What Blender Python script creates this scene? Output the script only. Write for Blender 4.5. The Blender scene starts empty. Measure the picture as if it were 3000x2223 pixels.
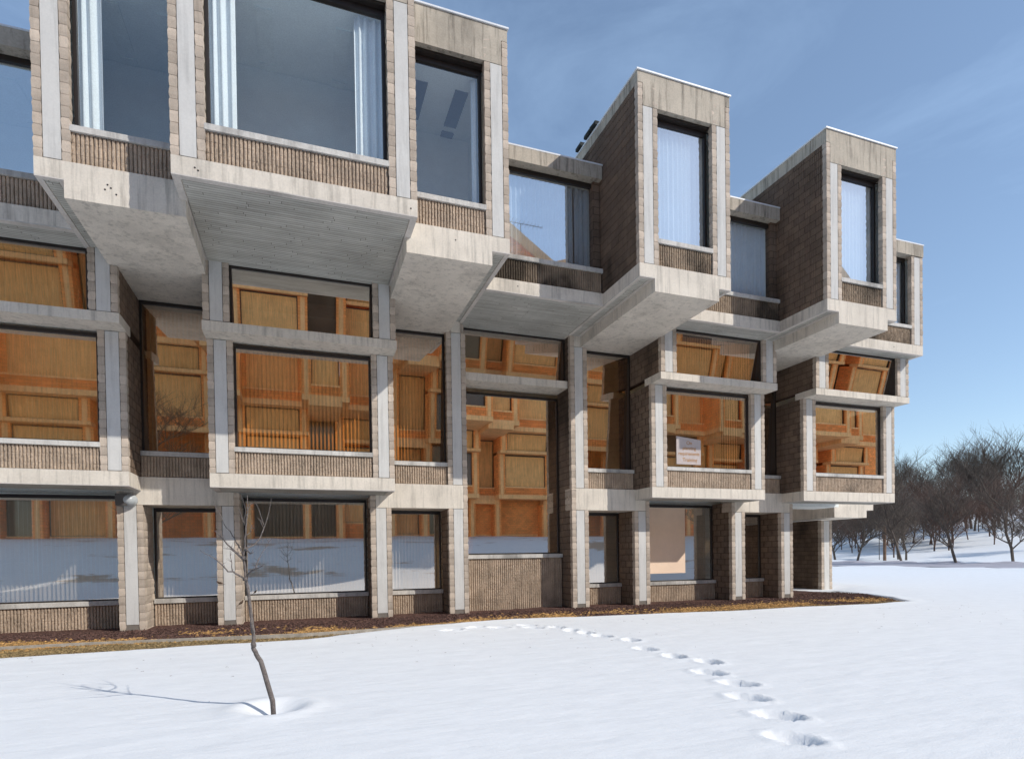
import bpy, math, random
import numpy as np
from mathutils import Matrix, Vector
random.seed(7)
rng = np.random.default_rng(7)
C = bpy.context.scene
COL = C.collection
# ------------------------------------------------------------------ camera
def _rot(yaw, pitch, roll):
    cy, sy = math.cos(yaw), math.sin(yaw)
    r = np.array([cy, -sy, 0.]); f = np.array([sy, cy, 0.]); d = np.array([0, 0, -1.])
    cp, sp = math.cos(pitch), math.sin(pitch)
    f2 = cp*f - sp*d; d2 = sp*f + cp*d
    cr, sr = math.cos(roll), math.sin(roll)
    return cr*r + sr*d2, -sr*r + cr*d2, f2
R_, D_, F_ = _rot(.3517, -.0152, .0143)
cam = bpy.data.objects.new('camera', bpy.data.cameras.new('camera'))
COL.objects.link(cam)
cam.data.sensor_width = 36; cam.data.sensor_fit = 'HORIZONTAL'
cam.data.lens = 36*1761.39/3000
cam.data.shift_x = (1500-1530.75)/3000
cam.data.shift_y = (1646.44-1111.5)/3000
cam.data.clip_start = .1; cam.data.clip_end = 3000
M = Matrix(((R_[0], -D_[0], -F_[0], 0), (R_[1], -D_[1], -F_[1], -16.8), (R_[2], -D_[2], -F_[2], 1.7), (0, 0, 0, 1)))
cam.matrix_world = M
C.camera = cam
# ------------------------------------------------------------------ sun, sky, exposure
SUN_DIR = Vector((1.0, -1.0, 1.0)).normalized()       # towards the sun
sun = bpy.data.objects.new('sun', bpy.data.lights.new('sun', 'SUN'))
COL.objects.link(sun)
sun.data.energy = 3.3; sun.data.angle = math.radians(.5); sun.data.color = (1.0, .95, .88)
sun.rotation_euler = SUN_DIR.to_track_quat('Z', 'Y').to_euler()
W = bpy.data.worlds.new('World'); C.world = W; W.use_nodes = True
nt = W.node_tree; nt.nodes.clear()
def N(nt, t, **k):
    n = nt.nodes.new(t)
    for a, v in k.items():
        if a == 'inp':
            for i, x in v.items(): n.inputs[i].default_value = x
        else: setattr(n, a, v)
    return n
sky = N(nt, 'ShaderNodeTexSky', sky_type='NISHITA', sun_disc=False)
sky.sun_elevation = math.asin(SUN_DIR.z)
sky.sun_rotation = math.atan2(SUN_DIR.x, SUN_DIR.y)
sky.air_density = 1.0; sky.dust_density = .25; sky.ozone_density = 1.3; sky.altitude = 100
tc = N(nt, 'ShaderNodeTexCoord')
mp = N(nt, 'ShaderNodeMapping'); mp.inputs['Scale'].default_value = (1.4, 1.4, 4.2); mp.inputs['Rotation'].default_value = (.25, .1, .5)
nz = N(nt, 'ShaderNodeTexNoise', inp={'Scale': 1.7, 'Detail': 9, 'Roughness': .62, 'Distortion': .5})
cr = N(nt, 'ShaderNodeValToRGB'); cr.color_ramp.elements[0].position = .47; cr.color_ramp.elements[1].position = .86
cr.color_ramp.elements[1].color = (.34, .34, .34, 1); cr.color_ramp.elements[0].color = (.10, .10, .10, 1)
mx = N(nt, 'ShaderNodeMixRGB'); mx.inputs['Color2'].default_value = (4.4, 6.2, 8.6, 1)
bg = N(nt, 'ShaderNodeBackground', inp={'Strength': .145})
out = N(nt, 'ShaderNodeOutputWorld')
L = nt.links.new
L(tc.outputs['Generated'], mp.inputs[0]); L(mp.outputs[0], nz.inputs['Vector']); L(nz.outputs['Fac'], cr.inputs[0])
L(cr.outputs[0], mx.inputs['Fac']); L(sky.outputs[0], mx.inputs['Color1']); L(mx.outputs[0], bg.inputs[0]); L(bg.outputs[0], out.inputs[0])
C.view_settings.view_transform = 'Standard'; C.view_settings.look = 'None'; C.view_settings.gamma = 1
C.view_settings.exposure = 0.16
C.render.engine = 'CYCLES'
C.cycles.max_bounces = 8; C.cycles.diffuse_bounces = 4; C.cycles.glossy_bounces = 4; C.cycles.transparent_max_bounces = 10
# ------------------------------------------------------------------ materials
MAT = {}
def mat(name, base, rough=.85, var=.12, nscale=3., bump=.15, bscale=40., streak=0., spec=.25, island=0., stain=None, coords='Object', dist=.01, detail_mul=0.25):
    """base colour broken up by noise, optional vertical streaks, optional dark stain patches, per-block variation"""
    m = bpy.data.materials.new(name); m.use_nodes = True; t = m.node_tree; t.nodes.clear(); l = t.links.new
    o = N(t, 'ShaderNodeOutputMaterial'); b = N(t, 'ShaderNodeBsdfPrincipled', inp={'Roughness': rough})
    b.inputs['Specular IOR Level'].default_value = spec
    l(b.outputs[0], o.inputs[0])
    tc = N(t, 'ShaderNodeTexCoord'); co = tc.outputs[coords]
    n1 = N(t, 'ShaderNodeTexNoise', inp={'Scale': nscale, 'Detail': 8, 'Roughness': .65}); l(co, n1.inputs['Vector'])
    n2 = N(t, 'ShaderNodeTexNoise', inp={'Scale': bscale, 'Detail': 6, 'Roughness': .7}); l(co, n2.inputs['Vector'])
    def mr(src, a, bb, lo=.3, hi=.7):
        q = N(t, 'ShaderNodeMapRange'); q.inputs[1].default_value = lo; q.inputs[2].default_value = hi; q.inputs[3].default_value = a; q.inputs[4].default_value = bb
        l(src, q.inputs[0]); return q.outputs[0]
    def mul(a, bb):
        q = N(t, 'ShaderNodeMath', operation='MULTIPLY'); l(a, q.inputs[0])
        if isinstance(bb, float): q.inputs[1].default_value = bb
        else: l(bb, q.inputs[1])
        return q.outputs[0]
    f = mul(mr(n1.outputs['Fac'], 1-var, 1+var), mr(n2.outputs['Fac'], 1-detail_mul*.5, 1+detail_mul*.5))
    if streak:
        mp = N(t, 'ShaderNodeMapping'); mp.inputs['Scale'].default_value = (5, 5, .35); l(co, mp.inputs[0])
        n3 = N(t, 'ShaderNodeTexNoise', inp={'Scale': 1.6, 'Detail': 7, 'Roughness': .7}); l(mp.outputs[0], n3.inputs['Vector'])
        f = mul(f, mr(n3.outputs['Fac'], 1.0, 1-streak, .50, .68))
    if island:
        g = N(t, 'ShaderNodeNewGeometry'); f = mul(f, mr(g.outputs['Random Per Island'], 1-island, 1+island, 0, 1))
    if stain:
        n4 = N(t, 'ShaderNodeTexNoise', inp={'Scale': stain[0], 'Detail': 6, 'Roughness': .6}); 
        mp = N(t, 'ShaderNodeMapping'); mp.inputs['Scale'].default_value = (1, 1, .55); mp.inputs['Location'].default_value = (3.1, 1.7, .4); l(co, mp.inputs[0]); l(mp.outputs[0], n4.inputs['Vector'])
        f = mul(f, mr(n4.outputs['Fac'], 1.0, 1-stain[1], stain[2], stain[2]+.16))
    vm = N(t, 'ShaderNodeVectorMath', operation='SCALE'); vm.inputs[0].default_value = base
    l(f, vm.inputs['Scale']); l(vm.outputs[0], b.inputs['Base Color'])
    bp = N(t, 'ShaderNodeBump', inp={'Strength': bump, 'Distance': dist}); l(n2.outputs['Fac'], bp.inputs['Height']); l(bp.outputs[0], b.inputs['Normal'])
    MAT[name] = m
    m['b'] = 1
    return m
mat('concrete', (.68, .62, .53), var=.11, nscale=1.3, bump=.25, bscale=26, streak=.34, dist=.006, stain=(.7, .25, .56), detail_mul=.18)
mat('concrete_panel', (.61, .60, .57), var=.06, nscale=1.5, bump=.12, bscale=30, streak=.18, dist=.004, detail_mul=.10, stain=(.8, .16, .6))
mat('concrete_sill', (.58, .56, .52), var=.12, nscale=2, bump=.2, bscale=30, streak=.3, dist=.005, stain=(.7, .5, .5))
mat('concrete_cap', (.48, .425, .345), var=.15, nscale=1.4, bump=.3, bscale=26, streak=.65, dist=.006, stain=(.5, .35, .56))
mat('concrete_smooth_soffit', (.60, .56, .51), var=.1, nscale=1.1, bump=.3, bscale=22, dist=.008, stain=(.8, .32, .52))
mat('block', (.50, .42, .34), var=.16, nscale=2.2, bump=.6, bscale=55, island=.17, streak=.2, dist=.006)
mat('mortar', (.20, .175, .15), var=.1, bump=.3)
mat('split_rib', (.45, .35, .26), var=.26, nscale=2.5, bump=1.0, bscale=75, streak=.3, stain=(1.1, .5, .60), dist=.008, detail_mul=.7)
mat('split_rib_weathered', (.34, .26, .185), var=.2, nscale=4, bump=1.0, bscale=75, stain=(.7, .8, .45), dist=.008, detail_mul=.7)
mat('rib_backing', (.06, .032, .018), var=.2, bump=.3)
mat('side_rib_shaded', (.195, .138, .098), var=.22, nscale=1.1, bump=.8, bscale=60, stain=(.42, .6, .50), dist=.006, detail_mul=.5)  # same fluted block, side-wall shade put into the colour; blotches are stains
def joints(name, dark, spec_coord='yz'):
    m = MAT[name]; t = m.node_tree; l = t.links.new
    b = [n for n in t.nodes if n.type == 'BSDF_PRINCIPLED'][0]; src = b.inputs['Base Color'].links[0].from_socket
    tc = N(t, 'ShaderNodeTexCoord'); sp = N(t, 'ShaderNodeSeparateXYZ'); cb = N(t, 'ShaderNodeCombineXYZ'); l(tc.outputs['Object'], sp.inputs[0])
    ay = N(t, 'ShaderNodeMath', operation='ADD'); l(sp.outputs['X'], ay.inputs[0]); l(sp.outputs['Y'], ay.inputs[1]); l(ay.outputs[0], cb.inputs[0]); l(sp.outputs['Z'], cb.inputs[1])
    br = N(t, 'ShaderNodeTexBrick', inp={'Scale': 1, 'Mortar Size': .010, 'Mortar Smooth': .4, 'Brick Width': .4, 'Row Height': .2, 'Color1': (1.1, 1.08, 1.05, 1), 'Color2': (.85, .86, .88, 1), 'Mortar': (dark, dark, dark, 1)})
    l(cb.outputs[0], br.inputs['Vector'])
    mu = N(t, 'ShaderNodeMixRGB', blend_type='MULTIPLY'); mu.inputs[0].default_value = 1; l(src, mu.inputs[1]); l(br.outputs['Color'], mu.inputs[2]); l(mu.outputs[0], b.inputs['Base Color'])
joints('side_rib_shaded', .38)
mat('interior', (.86, .90, .87), var=.05, bump=.02)
mat('interior_dark', (.10, .085, .075), var=.1, bump=.02)
mat('ceiling', (.88, .92, .90), var=.03, bump=.02)
mat('bronze_frame', (.022, .016, .013), rough=.45, var=.2, bump=.05, spec=.5)
mat('flashing', (.74, .76, .78), rough=.4, var=.06, bump=.05)
mat('blind', (.90, .86, .78), var=.05, bump=.05)
mat('curtain', (.80, .85, .89), var=.04, bump=.05)
mat('roller', (.88, .68, .52), var=.04, bump=.3, bscale=180)
mat('orange_block', (.99, .38, .12), var=.2, nscale=.7, bump=.3, bscale=20)
joints('orange_block', .55)
mat('orange_concrete', (.99, .56, .25), var=.16, nscale=.8, bump=.2, bscale=10, streak=.3)
mat('cream_blind', (.99, .54, .21), var=.12, nscale=2, bump=.1)
def stripes(name, lo):
    m = MAT[name]; t = m.node_tree; l = t.links.new
    b = [n for n in t.nodes if n.type == 'BSDF_PRINCIPLED'][0]; src = b.inputs['Base Color'].links[0].from_socket
    tc = N(t, 'ShaderNodeTexCoord'); mp = N(t, 'ShaderNodeMapping'); mp.inputs['Scale'].default_value = (1, 0, .03); l(tc.outputs['Object'], mp.inputs[0])
    n = N(t, 'ShaderNodeTexNoise', inp={'Scale': 20, 'Detail': 3, 'Roughness': .8}); l(mp.outputs[0], n.inputs['Vector'])
    r = N(t, 'ShaderNodeMapRange', inp={1: .42, 2: .58, 3: lo, 4: 1.0}); l(n.outputs['Fac'], r.inputs[0])
    v = N(t, 'ShaderNodeVectorMath', operation='SCALE'); l(src, v.inputs[0]); l(r.outputs[0], v.inputs['Scale']); l(v.outputs[0], b.inputs['Base Color'])
stripes('cream_blind', .7)
mat('dark_glass', (.09, .065, .045), rough=.1, var=.1, bump=.0, spec=.6)
mat('bark_young', (.15, .13, .12), var=.35, nscale=30, bump=.8, bscale=90, dist=.004, detail_mul=.9)
mat('bark', (.125, .098, .078), var=.3, nscale=4, bump=.5, bscale=30)
mat('bark_red', (.135, .085, .065), var=.3, nscale=4, bump=.5, bscale=30)
mat('pole_wood', (.20, .125, .085), var=.25, nscale=3, bump=.4)
mat('kerb_timber', (.42, .38, .32), var=.25, nscale=5, bump=.6, bscale=40)
mat('straw', (.50, .30, .115), var=.3, nscale=3, bump=.1, island=.45)
mat('dead_grass', (.30, .22, .11), var=.3, nscale=3, bump=.1, island=.45)
mat('mulch_chip', (.12, .068, .055), var=.4, nscale=6, bump=.3, island=.6)
mat('lamp_metal', (.10, .095, .09), rough=.5, var=.1)
mat('lamp_lens', (.42, .45, .46), rough=.35, var=.05, spec=.5)
mat('paper', (.50, .44, .42), var=.05, bump=.05)
mat('notice_ink', (.42, .22, .09), var=.05, bump=0)
mat('feather', (.09, .06, .042), var=.5, nscale=40, bump=.3)
mat('beak', (.05, .04, .03), rough=.5)
mat('roof_pad', (.03, .035, .035), var=.3)
def board_material():
    m = bpy.data.materials.new('board_formed_concrete'); m.use_nodes = True; t = m.node_tree; t.nodes.clear(); l = t.links.new
    o = N(t, 'ShaderNodeOutputMaterial'); b = N(t, 'ShaderNodeBsdfPrincipled', inp={'Roughness': .9}); b.inputs['Specular IOR Level'].default_value = .2
    l(b.outputs[0], o.inputs[0]); tc = N(t, 'ShaderNodeTexCoord')
    br = N(t, 'ShaderNodeTexBrick', inp={'Scale': 1, 'Mortar Size': .0055, 'Mortar Smooth': .3, 'Brick Width': 1.55, 'Row Height': .075, 'Bias': 0.0,
        'Color1': (.53, .525, .475, 1), 'Color2': (.43, .42, .375, 1), 'Mortar': (.13, .12, .10, 1)})
    br.offset = 0
    sp = N(t, 'ShaderNodeSeparateXYZ'); l(tc.outputs['Object'], sp.inputs[0])
    def mt(op, a, b_=None):
        q = N(t, 'ShaderNodeMath', operation=op); l(a, q.inputs[0])
        if b_ is not None: q.inputs[1].default_value = b_
        return q.outputs[0]
    row = mt('FLOOR', mt('DIVIDE', sp.outputs['Y'], .075)); rnd = mt('MULTIPLY', mt('FRACT', mt('MULTIPLY', mt('SINE', mt('MULTIPLY', row, 12.9898)), 437.585)), 1.55)
    ax = N(t, 'ShaderNodeMath', operation='ADD'); l(sp.outputs['X'], ax.inputs[0]); l(rnd, ax.inputs[1])
    cb = N(t, 'ShaderNodeCombineXYZ'); l(ax.outputs[0], cb.inputs[0]); l(sp.outputs['Y'], cb.inputs[1]); l(cb.outputs[0], br.inputs['Vector'])
    mp = N(t, 'ShaderNodeMapping'); mp.inputs['Scale'].default_value = (.7, 12, 1); l(tc.outputs['Object'], mp.inputs[0])
    n = N(t, 'ShaderNodeTexNoise', inp={'Scale': 3, 'Detail': 8, 'Roughness': .7}); l(mp.outputs[0], n.inputs['Vector'])
    n2 = N(t, 'ShaderNodeTexNoise', inp={'Scale': .9, 'Detail': 5}); l(tc.outputs['Object'], n2.inputs['Vector'])
    r = N(t, 'ShaderNodeMapRange', inp={1: .3, 2: .7, 3: .78, 4: 1.2}); l(n.outputs['Fac'], r.inputs[0])
    r2 = N(t, 'ShaderNodeMapRange', inp={1: .3, 2: .7, 3: .86, 4: 1.14}); l(n2.outputs['Fac'], r2.inputs[0])
    mm = N(t, 'ShaderNodeMath', operation='MULTIPLY'); l(r.outputs[0], mm.inputs[0]); l(r2.outputs[0], mm.inputs[1])
    v = N(t, 'ShaderNodeVectorMath', operation='SCALE'); l(br.outputs['Color'], v.inputs[0]); l(mm.outputs[0], v.inputs['Scale']); l(v.outputs[0], b.inputs['Base Color'])
    iv = N(t, 'ShaderNodeMath', operation='MULTIPLY_ADD', inp={1: -.6, 2: 1.0}); l(br.outputs['Fac'], iv.inputs[0])
    ad = N(t, 'ShaderNodeMath', operation='ADD'); l(iv.outputs[0], ad.inputs[0]); l(n.outputs['Fac'], ad.inputs[1])
    bp = N(t, 'ShaderNodeBump', inp={'Strength': .6, 'Distance': .008}); l(ad.outputs[0], bp.inputs['Height']); l(bp.outputs[0], b.inputs['Normal'])
    MAT['board'] = m
board_material()
def glass_material(name, mirror, tint, gtint):
    m = bpy.data.materials.new(name); m.use_nodes = True; t = m.node_tree; t.nodes.clear(); l = t.links.new
    o = N(t, 'ShaderNodeOutputMaterial'); mx = N(t, 'ShaderNodeMixShader')
    tr = N(t, 'ShaderNodeBsdfTransparent'); tr.inputs[0].default_value = tint + (1,)
    gl = N(t, 'ShaderNodeBsdfGlossy', inp={'Roughness': .012}); gl.inputs[0].default_value = gtint + (1,)
    lw = N(t, 'ShaderNodeLayerWeight', inp={'Blend': .5}); pw = N(t, 'ShaderNodeMath', operation='POWER', inp={1: 4.0})
    l(lw.outputs['Facing'], pw.inputs[0])
    mr = N(t, 'ShaderNodeMapRange', inp={1: 0, 2: 1, 3: mirror, 4: 1.0})
    l(pw.outputs[0], mr.inputs[0]); l(mr.outputs[0], mx.inputs[0]); l(tr.outputs[0], mx.inputs[1]); l(gl.outputs[0], mx.inputs[2]); l(mx.outputs[0], o.inputs[0])
    MAT[name] = m
glass_material('bronze_glass', .80, (.98, .58, .26), (1.0, .92, .83))
glass_material('ground_floor_glass', .62, (.95, .93, .90), (1.0, .93, .85))
glass_material('bronze_glass_thin', .50, (1.0, .60, .27), (1.0, .92, .83))
glass_material('clear_glass', .14, (.97, 1.0, .98), (.93, .97, 1.0))
glass_material('sheer_glass', .22, (.90, .95, .98), (.93, .97, 1.0))
glass_material('curtained_glass', .50, (.86, .92, .95), (.93, .97, 1.0))
# ------------------------------------------------------------------ mesh helpers
class MB:
    def __init__(s): s.v = []; s.f = []
    def q(s, vs, fs):
        o = len(s.v); s.v += [tuple(map(float, p)) for p in vs]; s.f += [tuple(i+o for i in f) for f in fs]
    def box(s, x0, x1, y0, y1, z0, z1, j=0.):
        P = [(x, y, z) for z in (z0, z1) for y in (y0, y1) for x in (x0, x1)]
        if j: P = [tuple(c+random.uniform(-j, j) for c in p) for p in P]
        s.q(P, [(0, 2, 3, 1), (4, 5, 7, 6), (0, 1, 5, 4), (2, 6, 7, 3), (0, 4, 6, 2), (1, 3, 7, 5)])
    def block(s, x0, x1, y0, y1, z0, z1, j=.006):
        """masonry block with wandering edges, four rings"""
        P = []; zs = [z0, z0+(z1-z0)*.33, z0+(z1-z0)*.7, z1]
        for k, z in enumerate(zs):
            b = .004 if k in (0, 3) else -.002
            for (x, y, sx, sy) in ((x0, y0, 1, 1), (x1, y0, -1, 1), (x1, y1, -1, -1), (x0, y1, 1, -1)):
                P.append((x+sx*b+random.uniform(-j, j), y+sy*b+random.uniform(-j, j)*.6, z))
        F = [(3, 2, 1, 0), (12, 13, 14, 15)]
        for k in range(3):
            for i in range(4):
                a = 4*k+i; c = 4*k+(i+1) % 4; F.append((a, c, c+4, a+4))
        s.q(P, F)
    def prism(s, poly, y0, y1):
        n = len(poly); P = [(x, y0, z) for x, z in poly]+[(x, y1, z) for x, z in poly]
        s.q(P, [tuple(range(n)), tuple(range(2*n-1, n-1, -1))]+[(i, i+n, (i+1) % n+n, (i+1) % n) for i in range(n)])
    def tube(s, pts, r0, r1, n=6, cap=True):
        pts = [Vector(p) for p in pts]; m = len(pts); P = []; F = []
        for i, p in enumerate(pts):
            d = (pts[min(i+1, m-1)]-pts[max(i-1, 0)]).normalized()
            a = d.cross(Vector((0, 0, 1))); a = a.normalized() if a.length > .05 else Vector((1, 0, 0)); b = d.cross(a)
            r = r0+(r1-r0)*i/max(1, m-1)
            for k in range(n):
                t = 2*math.pi*k/n; P.append(p+(a*math.cos(t)+b*math.sin(t))*r)
        for i in range(m-1):
            for k in range(n): F.append((i*n+k, i*n+(k+1) % n, (i+1)*n+(k+1) % n, (i+1)*n+k))
        if cap: F.append(tuple(range(n-1, -1, -1))); F.append(tuple(range((m-1)*n, m*n)))
        s.q(P, F)
    def ribs(s, org, u, n, length, z0, z1, amp=.005, fine=True, depth=.022, period=.0667):
        """fluted split-face block wall: real ribs, courses every 0.2 m, broken faces"""
        k = max(1, round(length/period)); p = length/k
        pro = [(0.0, -depth), (.05, -.001), (.38, .004), (.70, -.001), (.77, -depth)] if fine else [(0., -depth), (.14, 0), (.66, 0), (.80, -depth)]
        S = np.array([(i+a)*p for i in range(k) for a, d in pro]+[length]); D = np.array([d for i in range(k) for a, d in pro]+[-depth])
        O = np.array([d > -depth*.5 for i in range(k) for a, d in pro]+[False])
        Z = []; J = []
        c0 = math.floor(z0/.2+1e-6); c = c0
        steps = (.014, .06, .1, .14, .186) if fine else (.016, .1, .184)
        while c*.2 < z1-1e-6:
            for q, jt in [(0, 1)]+[(x, 0) for x in steps]:
                z = c*.2+q
                if z0+.004 < z < z1-.004: Z.append(z); J.append(jt)
            c += 1
        Z = np.array([z0]+Z+[z1]); J = np.array([0]+J+[0])
        ns, nz = len(S), len(Z)
        dd = D[None, :]-(.005 if fine else .014)*J[:, None]*O[None, :]+rng.normal(0, amp, (nz, ns))*O[None, :]*(1-J[:, None])
        ss = S[None, :]+rng.normal(0, amp*.22, (nz, ns))*O[None, :]
        X = org[0]+u[0]*ss+n[0]*dd; Y = org[1]+u[1]*ss+n[1]*dd; ZZ = np.repeat(Z[:, None], ns, 1)
        P = np.stack([X, Y, ZZ], -1).reshape(-1, 3).tolist()
        F = [(r*ns+i, r*ns+i+1, (r+1)*ns+i+1, (r+1)*ns+i) for r in range(nz-1) for i in range(ns-1)]
        o = len(s.v); s.v += P; s.f += [(a+o, b+o, c_+o, d_+o) for a, b, c_, d_ in F]
    def build(s, name, m, parent=None, smooth=False):
        me = bpy.data.meshes.new(name); me.from_pydata(s.v, [], s.f); me.update()
        me.materials.append(MAT[m] if isinstance(m, str) else m)
        if smooth: me.polygons.foreach_set('use_smooth', [True]*len(me.polygons))
        o = bpy.data.objects.new(name, me); COL.objects.link(o)
        if parent is not None: attach(o, parent)
        return o
def attach(o, parent):
    o.parent = parent
    w = parent.location if parent.parent is None else Vector((0, 0, 0))
    if parent.type == 'EMPTY': o.matrix_parent_inverse = Matrix.Translation(-w)
def empty(name, loc, label, cat, group=None):
    o = bpy.data.objects.new(name, None); COL.objects.link(o); o.location = loc; o.empty_display_size = .3
    o['label'] = label; o['category'] = cat
    if group: o['group'] = group
    return o
def tag(o, label=None, cat=None, group=None, kind=None):
    for k, v in (('label', label), ('category', cat), ('group', group), ('kind', kind)):
        if v: o[k] = v
    return o
# ------------------------------------------------------------------ ground
def bed_edge(x):
    """y of the snow edge in front of the planting bed"""
    xs = [-60, -12, -3.65, .07, 1.2, 3., 5.07, 6.56, 9., 11.39, 14.02, 16.5, 17.9]
    ys = [-4.6, -4.3, -3.95, -3.89, -3.35, -2.55, -2.2, -2.44, -2.75, -2.97, -2.95, -3.25, -3.05]
    return np.interp(x, xs, ys)
_r = np.random.default_rng(3); _ph = _r.uniform(0, 6.28, 60); _k = _r.normal(0, 1, (60, 2))
def wob(x, y, k0, n0=0, n=12):
    a = 0
    for i in range(n): a = a+np.sin((_k[n0+i, 0]*x+_k[n0+i, 1]*y)*k0+_ph[n0+i])
    return a/n
def in_bed(x, y):
    e = bed_edge(x)+.10*wob(x, y, 2.2)+.05*wob(x, y, 7., 12)
    right = np.interp(y, [-4, -3.05, -1.6, -.1, 1.4, 4, 12], [17.3, 18.1, 19.1, 19.75, 19.9, 23.8, 25])+.12*wob(x, y, 2.0, 24)
    return np.minimum(y-e, right-x)
foot = [(5.62, -8.54, 1.4), (5.6, -7.72, 1.7), (5.94, -6.64, 1.3), (5.69, -5.94, 1.8), (5.61, -5.37, 1.3), (5.45, -4.23, 1.9), (5.82, -9.15, 1.5), (5.5, -4.85, 1.2), (4.9, -4.1, 2.3), (4.95, -3.6, 2.5), (4.2, -3.75, 2.7), (3.7, -3.45, .3), (3.1, -3.7, .1), (5.3, -9.85, 1.9), (5.2, -10.55, 2.1), (4.8, -11.2, 2.0), (4.55, -11.95, 2.2), (4.1, -12.6, 2.1), (3.8, -13.4, 2.2)]
def ground_z(x, y):
    z = .035*wob(x, y, .35)+.012*wob(x, y, 1.3, 12)+.004*wob(x, y, 5., 24)
    z = z+np.clip((-y-16)/6, 0, 1)*(.22*wob(x, y, .45, 36)+.10*wob(x, y, 1.4))
    z = z+np.interp(-y, [16, 19, 26, 40, 400], [0, .25, 2.7, 3.4, 6])
    # slope falling gently to the right of the building, then the hill beyond the road
    d = x+.15*(y-25)
    z = z+np.interp(d, [24, 46, 76, 92, 120, 160, 260, 900], [0, .0, .05, 1.2, 4.2, 8.5, 17, 40])*(1+.15*wob(x, y, .06, 36))
    rough = 1+.8*wob(x, y, 1.3, 36)+.6*wob(x, y, 3.1, 12)
    z = z+np.interp(d, [44.4, 45.8, 47.2], [0, .20, 0])*rough+np.interp(d, [61, 62.2, 63.6], [0, .42, 0])*rough
    z = z-.12*np.exp(-((x+.33)**2+(y+9.5)**2)/.06)+.03*np.exp(-(np.sqrt((x+.33)**2+(y+9.5)**2)-.42)**2/.02)+.004*wob(x, y, 14., 36)*wob(x, y, 2.1, 12)*3
    b = in_bed(x, y)
    z = z+np.clip(1-np.abs(b+.25)/.5, 0, 1)*.02
    t = np.clip((b+.04)/.06, 0, 1)
    z = z*(1-t)+(-.14)*t
    for fx, fy, a in foot:
        u = (x-fx)*math.cos(a)+(y-fy)*math.sin(a); v = -(x-fx)*math.sin(a)+(y-fy)*math.cos(a)
        r = np.sqrt((u/.19)**2+(v/.125)**2)*(1+.12*np.sin(x*37+y*23)*np.sin(y*41-x*11))
        z = z-.08*np.clip((1.35-r)/.55, 0, 1)-.02*np.clip((.8-r)/.5, 0, 1)*(u > 0)+.016*np.exp(-((r-1.6)/.28)**2)*(1+.6*np.sin(x*61)*np.sin(y*53))
    return z
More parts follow.
